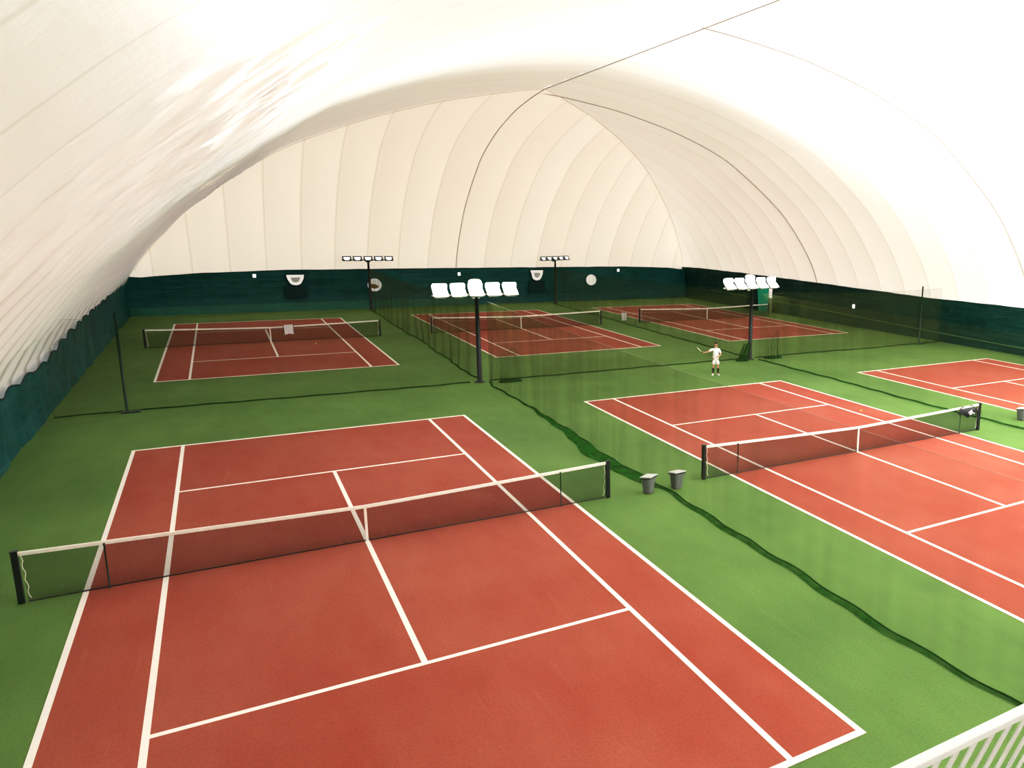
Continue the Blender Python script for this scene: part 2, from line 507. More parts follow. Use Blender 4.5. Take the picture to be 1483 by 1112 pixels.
def make_net():
    root = empty('tennis_net')
    for s in (-1, 1):
        bm = bmesh.new()
        box(bm, (s * PX, 0, PH / 2 + .005), (.11, .11, PH + .01)); bevel(bm, .012)
        p = obj('post', bm, M['black'], root)
        bm = bmesh.new(); box(bm, (s * PX, 0, PH + .022), (.125, .125, .025)); bevel(bm, .006)
        obj('post_cap', bm, M['black'], p)
        bm = bmesh.new()   # white lacing cord between mesh and post
        pts = [(s * (PX - .075 - .035 * math.sin(k * .9) ** 2 - .004 * k), -.012, PH - .03 - k * (PH - .12) / 12) for k in range(13)]
        tube(bm, pts, .009, 5)
        obj('lacing_cord', bm, M['rope_white'], root, True)
    xs = np.linspace(-PX + .1, PX - .1, 65)
    A = np.zeros((9, len(xs), 3))
    for i in range(9):
        for j, x in enumerate(xs):
            A[i, j] = (x, .03 * math.sin(x * 1.7 + 1) * math.sin(PI * i / 8), .03 + (nh(x) - .05) * i / 8)
    grids_np('net_mesh', [A], [M['tennis_net']], root)
    bm = bmesh.new(); tube(bm, [(x, 0, .022) for x in xs], .014, 6)
    obj('bottom_cord', bm, M['black'], root, True)
    # white headband
    A1 = []
    for off, dz in ((-.014, -.075), (-.016, 0), (0, .012), (.016, 0), (.014, -.075), (-.014, -.075)):
        A1.append([(x, off, nh(x) + dz - .005) for x in np.linspace(-PX + .055, PX - .055, 65)])
    grids_np('headband', [np.array(A1)], [M['white']], root, False)
    bm = bmesh.new(); box(bm, (0, -.012, CH / 2), (.06, .012, CH - .01)); box(bm, (0, .014, CH / 2), (.06, .012, CH - .01))
    obj('centre_strap', bm, M['white'], root)
    return root
court0, net0 = make_court(), make_net()
CP = [(0, 0), (16.21, .09), (32.48, .07), (-.08, 36.71), (16.22, 36.9), (32.48, 36.8)]
CL = ['large red tennis court nearest the camera at lower left', 'red tennis court in the right middle, with the person behind its far baseline',
      'red tennis court cut off by the right edge of the picture', 'red tennis court in the far left corner of the dome',
      'red tennis court in the middle of the far row, behind the left floodlight post', 'red tennis court in the far right corner, beyond the right floodlight post']
NL = ['tennis net across the large nearest court at lower left', 'tennis net across the right middle court, a black bag hanging on it',
      'tennis net across the court at the right edge, beside a grey bin', 'tennis net on the far left court with a white card on it',
      'tennis net on the far middle court behind the left floodlight post', 'tennis net on the far right court near the teal doorway']
for i, (cx, cy) in enumerate(CP):
    c = court0 if i == 0 else copy_tree(court0)
    n = net0 if i == 0 else copy_tree(net0)
    c.location = (cx, cy, 0); n.location = (cx, cy, .0085)
    tag(c, CL[i], 'court', 'six red tennis courts'); tag(n, NL[i], 'net', 'nets across the tennis courts')

# singles sticks holding the nets up
def stick(x, y, label, h):
    bm = bmesh.new()
    tube(bm, [(x, y, .009), (x, y, h)], .016, 8)
    tube(bm, [(x, y, h), (x, y, h + .03)], .022, 8)
    tag(obj('singles_stick', bm, M['darkgreen']), label, 'stick', 'singles sticks propping the nets')
stick(-5.03, -.055, 'dark singles stick at left end of the nearest net', nh(5.03) - .06)
stick(5.0, -.055, 'dark singles stick at right end of the nearest net', nh(5.0) - .06)
stick(16.21 - 5.2, .035, 'dark singles stick at left end of the right middle net', nh(5.2) - .06)
stick(16.21 + 5.3, .035, 'dark singles stick under the black bag on the right middle net', nh(5.3) - .06)

# ------------------------------------------------------------------ divider netting
def divider(label, a, b, ha, hb, seed, width, sag=.18, skirt_side=1):
    """curtain of netting from a to b (xy), top heights ha, hb; width(s) = how far the hem spreads on the floor"""
    a = Vector((*a, 0)); b = Vector((*b, 0)); L = (b - a).length; t = (b - a).normalized(); nrm = Vector((-t.y, t.x, 0))
    root = empty('divider_net', tuple(a)); tag(root, label, 'divider net', 'divider nets between the courts')
    n = max(8, int(L / .22))
    def lat(s): return (.10 * nz(s * .35, seed) + .16 * nz(s * .16, seed + 1)) * min(1, s / 1.0, (L - s) / 1.0)
    rows = [0, .05, .12, .25, .45, .7, 1.0]
    A = np.zeros((len(rows), n + 1, 3))
    for j in range(n + 1):
        s = L * j / n
        h = ha + (hb - ha) * s / L - sag * math.sin(PI * s / L)
        for i, f in enumerate(rows):
            k = (1 - f) ** 1.5
            p = t * s + nrm * (lat(s) * k + .04 * math.sin(s * 3.1 + seed) * (1 - f))
            A[i, j] = (p.x, p.y, .03 + (h - .03) * f)
    grids_np('net_mesh', [A], [M['divider']], root)
    bm = bmesh.new(); tube(bm, [tuple(A[-1, j]) for j in range(0, n + 1)], .007, 5)
    obj('top_cord', bm, M['faint_cord'] if seed == 1 else M['divider'], root, True)
    # hem lying on the floor
    m = max(10, int(L / .12)); SK = np.zeros((5, m + 1, 3)); hem = []; hem2 = []
    for j in range(m + 1):
        s = L * j / m
        w = max(.02, width(s) * (1 + .28 * nz(s * .55, seed + 5)))
        base = lat(s) + .04 * math.sin(s * 3.1 + seed)
        for i, (f, z) in enumerate(((0, .06), (.12, .045), (.4, .03), (.7, .02), (1.0, .012))):
            p = t * s + nrm * (base + skirt_side * f * w)
            SK[i, j] = (p.x, p.y, z + .02 * max(0, nz(s * 2.7, seed + 6, f * 3)))
        p = t * s + nrm * (base - skirt_side * .02); hem.append((p.x, p.y, .024))
        p = t * s + nrm * (base + skirt_side * w); hem2.append((p.x, p.y, .022))
    grids_np('hem_skirt', [SK], [M['skirt']], root)
    bm = bmesh.new(); tube(bm, hem, .016, 5)
    obj('hem_cord', bm, M['hem'], root, True)
    return root
Z = 18.35
def w_near(s):
    y = -18.0 + s
    return float(np.interp(y, [-18, -13, -9, -6, -3, -.8, -.2, 1.2, 4, 6.5, 9, 13, 18], [.06, .08, .20, .17, .20, .14, .08, .55, .60, .45, .22, .05, .06]))
divider('green divider net in front, between the nearest court and the right middle court', (8.1, -18.0), (8.3, Z - .3), 3.95, 4.0, 1, w_near, skirt_side=1)
divider('green divider net at right, between the right middle court and the rightmost court', (24.45, -18.0), (24.35, Z - .65), 4.0, 4.0, 2, lambda s: .12)
divider('green divider net running back from the left floodlight post to the far wall', (8.1, Z + .3), (8.45, 53.6), 4.0, 3.5, 3, lambda s: .05)
divider('green divider net running back from the right floodlight post to the far wall', (24.3, Z + .3), (24.9, 53.2), 4.0, 3.5, 4, lambda s: .05)
divider('green cross net at left, from the left curtain to the left floodlight post', (-8.35, Z + .1), (7.45, Z), 3.8, 3.9, 5, lambda s: .04)
divider('green cross net in the middle, between the two lit floodlight posts', (8.4, Z + .05), (23.8, Z - .05), 4.0, 4.0, 6, lambda s: .05)
divider('green cross net at right, from the right floodlight post to the right curtain', (24.6, Z), (40.75, Z + .1), 4.0, 3.85, 7, lambda s: .05)

# bunched-up netting hanging beside the two lit posts
def folds(label, x0, x1, y, h, seed, dense, lean=0.0):
    root = empty('gathered_netting', ((x0 + x1) / 2, y, 0)); tag(root, label, 'netting', 'bunches of netting beside the floodlight posts')
    n = 70; rows = np.linspace(0, 1, 9); A = np.zeros((9, n + 1, 3))
    for i, f in enumerate(rows):
        for j in range(n + 1):
            u = j / n
            x = (u - .5) * (x1 - x0) * (1 - .18 * f) + lean * f
            A[i, j] = (x, .10 * math.sin(u * 30 + 2 * nz(u * 6, seed)) * (1 - .5 * f) + .05 * nz(u * 9, seed, f * 2), max(.02, h * f * (.70 + .35 * nz(u * 2, seed + 4)) + .02))
    grids_np('hanging_folds', [A], [M['folds'] if not dense else M['skirt']], root)
    bm = bmesh.new()
    m = 22; R = []
    for k in range(m):
        a_ = 2 * PI * k / m; R.append((math.cos(a_), math.sin(a_)))
    rings = []
    for f, z in ((1.0, .012), (.92, .05), (.7, .10), (.35, .14), (.02, .15)):
        rings.append([bm.verts.new((c * (x1 - x0) * .62 * f * (1 + .3 * nz(k * .9, seed)), s_ * .30 * f * (1 + .3 * nz(k * 1.3, seed + 2)), max(.01, z * (1 + .5 * nz(k * .8, seed, f * 3))))) for k, (c, s_) in enumerate(R)])
    for r0, r1 in zip(rings, rings[1:]):
        for k in range(m): bm.faces.new((r0[k], r0[(k + 1) % m], r1[(k + 1) % m], r1[k]))
    bm.faces.new(list(reversed(rings[0])))
    obj('floor_heap', bm, M['hem'], root, True)
folds('loose green netting hanging in folds right of the left floodlight post', 8.75, 9.75, Z - .55, 2.3, 11, False)
folds('dark bundle of netting bunched left of the right floodlight post', 22.95, 23.65, Z - .45, 1.55, 12, True, .35)
folds('thin gathered netting hanging right of the right floodlight post', 25.0, 26.1, Z - .45, 2.0, 13, False)

# ------------------------------------------------------------------ floodlight posts
def head_parts(parent, x, low):
    w, dp = .70, .46
    tilt = math.radians(62 if low else 40)                   # glass looks up and towards the near end of the hall
    R = Matrix.Rotation(tilt, 3, 'X')         # +z axis leans to -y
    c = Vector((x, -.05, 4.42))
    bm = bmesh.new()
    # open tray housing: narrow bottom, flared rim
    def ring(sx, sy, z): return [bm.verts.new(c + R @ Vector((a * sx / 2, b * sy / 2, z))) for a, b in ((-1, -1), (1, -1), (1, 1), (-1, 1))]
    r0 = ring(w * .62, dp * .6, -.20); r1 = ring(w, dp, .0); r2 = ring(w - .05, dp - .05, .0); r3 = ring(w - .08, dp - .08, -.035)
    bm.faces.new(list(reversed(r0)))
    for a, b in ((r0, r1), (r1, r2), (r2, r3)):
        for k in range(4): bm.faces.new((a[k], a[(k + 1) % 4], b[(k + 1) % 4], b[k]))
    h = obj('lamp_head', bm, M['darkgreen'] if low else M['reflector'], parent)
    bm = bmesh.new()                          # bowl-shaped glass
    gw, gd = (w - (.20 if low else .085)) / 2, (dp - (.16 if low else .085)) / 2
    gp = [(-gw, gd), (-gw, -gd * .2), (-gw * .72, -gd * .85), (-gw * .3, -gd), (gw * .3, -gd), (gw * .72, -gd * .85), (gw, -gd * .2), (gw, gd)]
    g = [bm.verts.new(c + R @ Vector((a, b, -.03 if not low else .0))) for a, b in gp]
    bm.faces.new(g)
    obj('glass', bm, M['lamp_low'] if low else M['lamp'], h)
    if low: return
    bm = bmesh.new()                          # upright visor behind the glass
    y = c.y + .22
    pts = [(-w * .5, 4.58), (w * .5, 4.58), (w * .5, 4.80), (w * .42, 4.86), (-w * .42, 4.86), (-w * .5, 4.80)]
    f = [bm.verts.new((x + px, y - .01, pz)) for px, pz in pts]
    b_ = [bm.verts.new((x + px, y + .02, pz)) for px, pz in pts]
    bm.faces.new(f); bm.faces.new(list(reversed(b_)))
    for k in range(6): bm.faces.new((f[k], b_[k], b_[(k + 1) % 6], f[(k + 1) % 6]))
    obj('visor', bm, M['reflector'], h)
def make_post(low):
    root = empty('floodlight_post')
    bm = bmesh.new(); tube(bm, [(0, 0, .03), (0, 0, 2.6), (0, 0, 4.3)], [.125, .11, .075], 14)
    obj('pole', bm, M['black'], root)
    bm = bmesh.new(); lathe(bm, [(.01, .035), (.24, .03), (.26, .0), (.01, .0)], 18)
    obj('base_plate', bm, M['black'], root)
    bm = bmesh.new(); box(bm, (0, .12, 4.30), (4.1, .09, .08)); bevel(bm, .01)
    obj('cross_arm', bm, M['black'] if low else M['reflector'], root)
    bm = bmesh.new(); box(bm, (0, .16, 4.25), (.36, .2, .3)); bevel(bm, .04)
    obj('junction_box', bm, M['darkgreen'] if low else M['reflector'], root)
    if not low:
        bm = bmesh.new(); lathe(bm, [(.01, 5.06), (.2, 5.04), (.3, 4.97), (.32, 4.87), (.01, 4.87)], 14, (0, .2, 0))
        obj('top_hood', bm, M['reflector'], root)
    for k in range(5): head_parts(root, (k - 2) * .84, low)
    return root
lp = make_post(False); lp.location = (7.92, Z, 0)
tag(lp, 'black floodlight post with glowing lamps, left of the two lit posts', 'floodlight', 'floodlight posts')
rp = copy_tree(lp); rp.location = (24.1, Z - .1, 0); rp.rotation_euler.z = math.radians(6)
for h_ in rp.children:
    for g_ in h_.children:
        if g_.name.startswith('glass'): g_.material_slots[0].link = 'OBJECT'; g_.material_slots[0].material = M['lamp_strong']
tag(rp, 'black floodlight post with glowing lamps, right of the two lit posts, behind the person', 'floodlight', 'floodlight posts')
fl = make_post(True); fl.location = (8.5, 54.0, 0)
tag(fl, 'distant floodlight post with five dark-rimmed lamps, at far left against the back curtain', 'floodlight', 'floodlight posts')
fr = copy_tree(fl); fr.location = (25.3, 53.6, 0); fr.rotation_euler.z = math.radians(28)
tag(fr, 'distant floodlight post with five dark-rimmed lamps, right of centre against the back curtain', 'floodlight', 'floodlight posts')

# thin poles carrying the outer ends of the cross nets
def net_pole(x, y, h, label):
    root = empty('net_pole', (x, y, 0)); tag(root, label, 'pole', 'thin net poles by the side curtains')
    bm = bmesh.new(); tube(bm, [(0, 0, .02), (0, 0, h)], .05, 10); obj('pole', bm, M['darkgreen'], root)
    bm = bmesh.new(); box(bm, (.12, 0, .03), (.62, .3, .05)); bevel(bm, .012); obj('foot_plate', bm, M['darkgreen'], root)
net_pole(-6.06, Z - .1, 4.0, 'thin dark green pole near the left curtain')
net_pole(38.55, Z - .1, 4.05, 'thin dark pole standing against the right curtain')

# ------------------------------------------------------------------ things on the back and right curtains
YB = 55.02
def d_inlet(cx, cz, w, h, label, flap, skew=0.0):
    root = empty('air_inlet', (cx, YB, cz)); tag(root, label, 'air inlet')
    out = [(-w / 2, h * .5)] + [(-w * .45 + skew * w, h * .1)]
    out += [(-w * .36 * math.cos(a) , -h * .12 - h * .38 * math.sin(a)) for a in np.linspace(.15, PI - .15, 9)]
    out += [(w * .45, h * .1), (w / 2, h * .5)]
    def slab(pts, y0, y1, mat, name):
        bm = bmesh.new()
        f = [bm.verts.new((x, y0, z)) for x, z in pts]; b = [bm.verts.new((x, y1, z)) for x, z in pts]
        bm.faces.new(f); bm.faces.new(list(reversed(b)))
        for k in range(len(pts)): bm.faces.new((f[k], b[k], b[(k + 1) % len(pts)], f[(k + 1) % len(pts)]))
        return obj(name, bm, mat, root)
    slab([(x * 1.18, z * 1.18) for x, z in out], -.03, .12, M['shadowgreen'], 'surround')
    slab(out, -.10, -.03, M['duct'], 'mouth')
    slab([(x * .55, z * .5 + h * .02) for x, z in out], -.115, -.10, M['lightgrey'], 'grille')
    if flap:
        slab([(-w * .62, -h * .62), (w * .62, -h * .62), (w * .66, -h * 1.75), (-w * .62, -h * 1.75)], -.06, .1, M['shadowgreen'], 'hanging_flap')
d_inlet(2.90, 2.60, 1.32, .86, 'white half-round air inlet with dark flap below, left on the back curtain', True)
d_inlet(23.9, 2.70, 1.28, .98, 'white shield-shaped air inlet left of the round one on the back curtain', True, .06)
def round_duct(cx, cz, r, label, brown):
    root = empty('round_duct', (cx, YB - .14, cz)); tag(root, label, 'duct')
    bm = bmesh.new(); lathe(bm, [(r * 1.10, .14), (r * 1.10, -.02), (r * 1.04, -.03)], 28, axis='y'); obj('dark_rim', bm, M['shadowgreen'], root, True)
    bm = bmesh.new()
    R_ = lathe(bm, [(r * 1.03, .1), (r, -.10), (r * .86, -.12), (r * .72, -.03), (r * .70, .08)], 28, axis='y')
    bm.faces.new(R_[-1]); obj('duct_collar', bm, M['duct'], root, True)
    if brown:
        bm = bmesh.new()
        pts = [(r * .72 * math.cos(a) - .10, r * .36 * math.sin(a) - .10) for a in np.linspace(0, 2 * PI, 20)[:-1]]
        f = [bm.verts.new((x, -.135, z - .12 * x)) for x, z in pts]; b = [bm.verts.new((x, -.05, z - .12 * x)) for x, z in pts]
        bm.faces.new(f); bm.faces.new(list(reversed(b)))
        for k in range(len(pts)): bm.faces.new((f[k], b[k], b[(k + 1) % len(pts)], f[(k + 1) % len(pts)]))
        obj('inner_flap', bm, M['brown'], root)
    else:
        bm = bmesh.new(); lathe(bm, [(.01, -.13), (r * .5, -.125), (r * .82, -.09)], 24, axis='y'); obj('cover', bm, M['duct'], root, True)
round_duct(9.03, 2.06, .56, 'round white duct with a brown flap inside, on the back curtain', True)
round_duct(29.6, 2.16, .54, 'plain round white duct on the back curtain, right of the shield-shaped inlet', False)
def small_lamp(x, y, z, label, side=False):
    root = empty('wall_lamp', (x, y, z)); tag(root, label, 'wall lamp', 'small white lamps on the curtains')
    s = (.10, .24, .34) if side else (.26, .10, .30)
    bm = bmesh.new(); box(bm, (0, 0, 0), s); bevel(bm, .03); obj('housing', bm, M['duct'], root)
    bm = bmesh.new()
    if side: box(bm, (-.056, 0, 0), (.012, .19, .27))
    else: box(bm, (0, -.056, 0), (.19, .012, .22))
    obj('lens', bm, M['sign'], root)
small_lamp(-.06, 54.98, 2.99, 'small white lamp high on the back curtain, left of the half-round inlet')
small_lamp(16.41, 54.98, 2.92, 'small white lamp high on the back curtain, under the ridge seam')
small_lamp(32.7, 54.98, 3.1, 'small white lamp high on the back curtain, right of the plain round duct')
small_lamp(40.93, 27.75, 1.67, 'small white rectangular lamp on the right curtain', True)

# teal doorway in the right curtain
dr = empty('doorway', (40.72, 40.0, 0)); tag(dr, 'teal door with white side panel in the far right curtain', 'door')
bm = bmesh.new()
pts = [(1.02, 2.25), (-.72, 2.3), (-.80, .02), (.72, .02)]
f = [bm.verts.new((-.05, y, z)) for y, z in pts]; b = [bm.verts.new((.12, y, z)) for y, z in pts]
bm.faces.new(f); bm.faces.new(list(reversed(b)))
for k in range(4): bm.faces.new((f[k], b[k], b[(k + 1) % 4], f[(k + 1) % 4]))
obj('door_leaf', bm, M['teal'], dr)
bm = bmesh.new(); box(bm, (0, -1.08, 1.83), (.1, .46, .92)); bevel(bm, .03); obj('white_panel', bm, M['duct'], dr)
bm = bmesh.new(); box(bm, (0, -1.12, .68), (.1, .52, 1.30)); bevel(bm, .02); obj('lower_panel', bm, M['olive'], dr)
bm = bmesh.new()
for y in (1.1, -.84, -1.42): box(bm, (.02, y, 1.18), (.12, .07, 2.34))
box(bm, (.02, -.16, 2.38), (.12, 2.6, .08))
obj('door_frame', bm, M['shadowgreen'], dr)

# ------------------------------------------------------------------ bins
def make_bin():
    root = empty('waste_bin')
    bm = bmesh.new()
    prof = [(.135, .0), (.14, .02), (.185, .44), (.19, .46), (.17, .46), (.13, .05), (.01, .05)]
    rings = []
    for r, z in prof:
        ring = []
        for k in range(28):
            a = 2 * PI * k / 28; c, s = math.cos(a), math.sin(a)
            q = (abs(c) ** 5 + abs(s) ** 5) ** (-1 / 5)
            ring.append(bm.verts.new((r * q * c, r * q * s * .9, z)))
        rings.append(ring)
    for r0, r1 in zip(rings, rings[1:]):
        for k in range(28): bm.faces.new((r0[k], r0[(k + 1) % 28], r1[(k + 1) % 28], r1[k]))
    bm.faces.new(list(reversed(rings[0]))); bm.faces.new(rings[-1])
    obj('bucket', bm, M['grey'], root, True)
    bm = bmesh.new(); lid_r = Matrix.Rotation(math.radians(-9), 3, 'X')
    box(bm, (0, 0, .475), (.40, .37, .05), lid_r); bevel(bm, .015)
    obj('rim', bm, M['black'], root)
    bm = bmesh.new(); box(bm, (0, -.01, .51), (.41, .38, .035), lid_r); bevel(bm, .012)
    obj('lid', bm, M['lightgrey'], root)
    return root
bn = make_bin(); bn.location = (7.68, -.18, .012); bn.rotation_euler.z = .5
tag(bn, 'grey bin with pale lid, left of the pair by the front divider net', 'bin', 'grey bins by the divider nets')
b2 = copy_tree(bn); b2.location = (8.62, -.22, .012); b2.rotation_euler.z = .15
tag(b2, 'grey bin with pale lid, right of the pair by the front divider net', 'bin', 'grey bins by the divider nets')
b3 = copy_tree(bn); b3.location = (25.75, .35, .012); b3.rotation_euler.z = .3
tag(b3, 'grey bin at the right edge beside the rightmost court', 'bin', 'grey bins by the divider nets')
# pale box at the post of the far right net
wb = empty('white_bin', (25.55, 38.7, 0), -.44); tag(wb, 'small white box bin beside the left post of the far right net', 'bin')
bm = bmesh.new(); box(bm, (0, 0, .30), (.46, .42, .60), taper=.86); bevel(bm, .02); obj('body', bm, M['cloth_white'], wb)
bm = bmesh.new()
for s in (-1, 1): box(bm, (s * .245, 0, .32), (.03, .40, .56))
obj('side_panel', bm, M['black'], wb)
# white card on the far left net
sc = empty('score_card', (.93, 36.62, .42)); tag(sc, 'white card hanging on the far left net, right of its centre strap', 'card')
bm = bmesh.new()
pts = [(-.25, .62), (.27, .64), (.29, .02), (.02, .06), (-.22, .0)]
f = [bm.verts.new((x, -.02, z)) for x, z in pts]; b = [bm.verts.new((x, .0, z)) for x, z in pts]
bm.faces.new(f); bm.faces.new(list(reversed(b)))
for k in range(5): bm.faces.new((f[k], b[k], b[(k + 1) % 5], f[(k + 1) % 5]))
obj('card', bm, M['cloth_white'], sc)
bm = bmesh.new()
for x in (-.27, .305): box(bm, (x, -.005, .32), (.035, .03, .62))
obj('dark_edge', bm, M['black'], sc)
bm = bmesh.new(); box(bm, (.03, -.024, .32), (.02, .006, .42), Matrix.Rotation(-.12, 3, 'Y')); obj('printed_stripe', bm, M['lightgrey'], sc)

# black bag hung on the right middle net
bg = empty('sports_bag', (21.86, .02, .55)); tag(bg, 'black bag with a white emblem hanging on the right middle net by its right post', 'bag')
nx, nz_ = 26, 10
fr_, bk_ = np.zeros((nz_, nx, 3)), np.zeros((nz_, nx, 3))
for i in range(nz_):
    for j in range(nx):
        u, w_ = j / (nx - 1), i / (nz_ - 1)
        x = (u - .5) * 1.0
        top = .47 - .03 * nz(u * 4, 21); bot = .14 + .10 * nz(u * 3, 22) + (.16 * max(0, .45 - u) - .12 * max(0, u - .75))
        z = bot + (top - bot) * w_
        th = .10 * math.sqrt(max(0, math.sin(PI * u))) * math.sqrt(max(0, math.sin(PI * min(1, w_ * .92 + .04))))
        fr_[i, j] = (x, -.03 - th * (1 + .3 * nz(u * 6, 23, w_ * 4)), z); bk_[i, j] = (x, -.028, z)
grids_np('bag_body', [fr_, bk_[:, ::-1]], [M['bag']], bg)
bm = bmesh.new()    # angular white emblem
for (x, z, sx, sz, a) in ((-.02, .36, .20, .035, -.5), (.06, .30, .05, .16, .25), (.15, .29, .22, .035, .35), (.0, .28, .13, .03, -.9)):
    box(bm, (x, -.165, z), (sx, .012, sz), Matrix.Rotation(a, 3, 'Y'))
obj('emblem', bm, M['cloth_white'], bg)
bm = bmesh.new(); tube(bm, [(.46, -.04, .40), (.52, -.07, .30), (.56, -.06, .14), (.60, -.05, .02)], .03, 6)
tube(bm, [(-.42, -.05, .42), (-.40, -.02, .52), (-.2, .03, .53)], .02, 6)
tube(bm, [(.3, -.05, .44), (.33, -.02, .54), (.2, .03, .54)], .02, 6)
obj('strap', bm, M['bag'], bg, True)

# balls
def ball(x, y, label):
    bm = bmesh.new(); bmesh.ops.create_icosphere(bm, subdivisions=3, radius=.036)
    o = obj('tennis_ball', bm, M['ball'], None, True); o.location = (x, y, .0425); tag(o, label, 'ball', 'tennis balls lying on the courts')
    bm = bmesh.new()
    pts = []
    for k in range(41):
        a = 2 * PI * k / 40; b_ = .45 * math.sin(2 * a)
        v = Vector((math.cos(a), math.sin(a), 0)) * math.cos(b_) + Vector((0, 0, math.sin(b_))); pts.append(v * .0358)
    tube(bm, pts, .0016, 4, False); obj('seam', bm, M['white'], o, True)
ball(20.65, 4.72, 'yellow tennis ball lying near the far right side of the right middle court')
ball(2.26, 34.6, 'yellow tennis ball lying on the far left court')

# ------------------------------------------------------------------ the person
def skin_mesh(name, joints, edges, mat, parent, sub=2, root=0):
    """joints: [(pos, radius)], edges -> one continuous skinned surface, modifiers applied"""
    me = bpy.data.meshes.new(name)
    me.from_pydata([j[0] for j in joints], edges, [])
    o = bpy.data.objects.new(name, me); COL.objects.link(o)
    sm = o.modifiers.new('skin', 'SKIN'); sm.use_smooth_shade = True; sm.branch_smoothing = .6
    sv = me.skin_vertices[0].data
    for i, j in enumerate(joints):
        r = j[1]; sv[i].radius = r if isinstance(r, tuple) else (r, r); sv[i].use_root = (i == root)
    ss = o.modifiers.new('sub', 'SUBSURF'); ss.levels = ss.render_levels = sub
    dg = bpy.context.evaluated_depsgraph_get()
    m2 = bpy.data.meshes.new_from_object(o.evaluated_get(dg))
    bpy.data.objects.remove(o)
    m2.name = name; m2.materials.clear()
    for m_ in (mat if isinstance(mat, list) else [mat]): m2.materials.append(m_)
    m2.polygons.foreach_set('use_smooth', [True] * len(m2.polygons))
    o2 = bpy.data.objects.new(name, m2)
    return link(o2, parent)

# local frame: faces -y, x = his left (+x) ; image left is his right (-x)
PR = empty('person', (19.44, 14.76, 0), math.radians(-32))
tag(PR, 'person in white shirt and shorts holding a racket out, behind the right middle court', 'person')
J = {}
def j(k, p, r): J[k] = (Vector(p), r)
j('pelvis', (0, .01, .93), (.150, .115)); j('waist', (0, .0, 1.07), (.135, .10)); j('chest', (0, -.005, 1.25), (.160, .115)); j('upchest', (0, .01, 1.38), (.140, .095))
j('neck', (0, .01, 1.475), .055); j('neck2', (0, -.005, 1.53), .055); j('jaw', (0, -.02, 1.59), (.066, .078)); j('skull', (0, -.01, 1.665), (.077, .095)); j('crown', (0, 0, 1.72), (.058, .07))
j('shR', (-.17, .01, 1.40), .062); j('elR', (-.40, -.08, 1.27), .043); j('wrR', (-.60, -.20, 1.24), .029); j('paR', (-.67, -.235, 1.245), (.040, .022))
j('shL', (.17, .01, 1.40), .062); j('elL', (.27, -.03, 1.14), .043); j('wrL', (.14, -.22, 1.04), .029); j('paL', (.075, -.265, 1.035), (.040, .022))
j('hipR', (-.095, .0, .88), .098); j('knR', (-.115, -.03, .49), .058); j('anR', (-.125, .03, .10), .038); j('toR', (-.15, -.13, .045), .034)
j('hipL', (.095, .0, .88), .098); j('knL', (.12, -.035, .49), .058); j('anL', (.15, .03, .10), .038); j('toL', (.19, -.13, .045), .034)
j('calfR', (-.12, .015, .34), .056); j('calfL', (.135, .012, .34), .056)
E_ = [('pelvis', 'waist'), ('waist', 'chest'), ('chest', 'upchest'), ('upchest', 'neck'), ('neck', 'neck2'), ('neck2', 'jaw'), ('jaw', 'skull'), ('skull', 'crown')]
for s in 'RL':
    E_ += [('upchest', 'sh' + s), ('sh' + s, 'el' + s), ('el' + s, 'wr' + s), ('wr' + s, 'pa' + s), ('pelvis', 'hip' + s), ('hip' + s, 'kn' + s), ('kn' + s, 'calf' + s), ('calf' + s, 'an' + s), ('an' + s, 'to' + s)]
keys = list(J)
body = skin_mesh('body', [J[k] for k in keys], [(keys.index(a), keys.index(b)) for a, b in E_], M['skin'], PR)
def add_to(o, bm_fn):
    bm = bmesh.new(); bm.from_mesh(o.data); bm_fn(bm); bm.to_mesh(o.data); bm.free()
    o.data.polygons.foreach_set('use_smooth', [True] * len(o.data.polygons))
def fingers(bm, wrist, palm, side, curl):
    d = (palm - wrist).normalized(); up = Vector((0, 0, 1)); lat = d.cross(up).normalized()
    if side < 0: lat = -lat
    for k, ln in enumerate((.070, .080, .074, .058)):
        st = palm - d * .01 + up * ((1.5 - k) * .0185)
        p = [st, st + d * ln * .5, st + d * ln * (.5 + .3 * (1 - curl)) + lat * ln * .35 * curl, st + d * ln * (.5 + .1 * (1 - curl)) + lat * ln * .75 * curl]
        if curl < .3: p[3] = st + d * ln * .98 + lat * ln * .18
        tube(bm, p, [.0098, .0092, .0085, .0065], 8)
    st = palm - d * .045 + up * .022
    tube(bm, [st, st + up * .028 + d * .02 + lat * .012, st + up * .03 + d * .05 + lat * .03], [.012, .011, .008], 8)
def extras(bm):
    fingers(bm, J['wrR'][0], J['paR'][0], 1, .9)
    fingers(bm, J['wrL'][0], J['paL'][0], -1, .55)
    # nose, ears, brow
    tube(bm, [(0, -.098, 1.675), (0, -.118, 1.645), (0, -.108, 1.632)], [.009, .015, .010], 8)
    for s in (-1, 1): tube(bm, [(s * .074, .0, 1.625), (s * .086, .008, 1.65), (s * .078, .004, 1.68)], [.010, .014, .009], 8)
add_to(body, extras)
bm = bmesh.new()
for s in (-1, 1): bmesh.ops.create_uvsphere(bm, u_segments=10, v_segments=8, radius=.011, matrix=Matrix.Translation((s * .032, -.094, 1.668)))
tube(bm, [(-.026, -.092, 1.604), (0, -.098, 1.601), (.026, -.092, 1.604)], .005, 6)
obj('eyes_and_mouth', bm, M['hair'], body, True)
# hair: cap following the skull
bm = bmesh.new()
bmesh.ops.create_uvsphere(bm, u_segments=24, v_segments=16, radius=1.0, matrix=Matrix.Translation((0, .012, 1.682)) @ Matrix.Diagonal((.088, .108, .094, 1)))
kill = [v for v in bm.verts if (v.co.z < 1.695 and v.co.y < -.03) or v.co.z < 1.60]
bmesh.ops.delete(bm, geom=kill, context='VERTS')
obj('hair', bm, M['hair'], body, True)
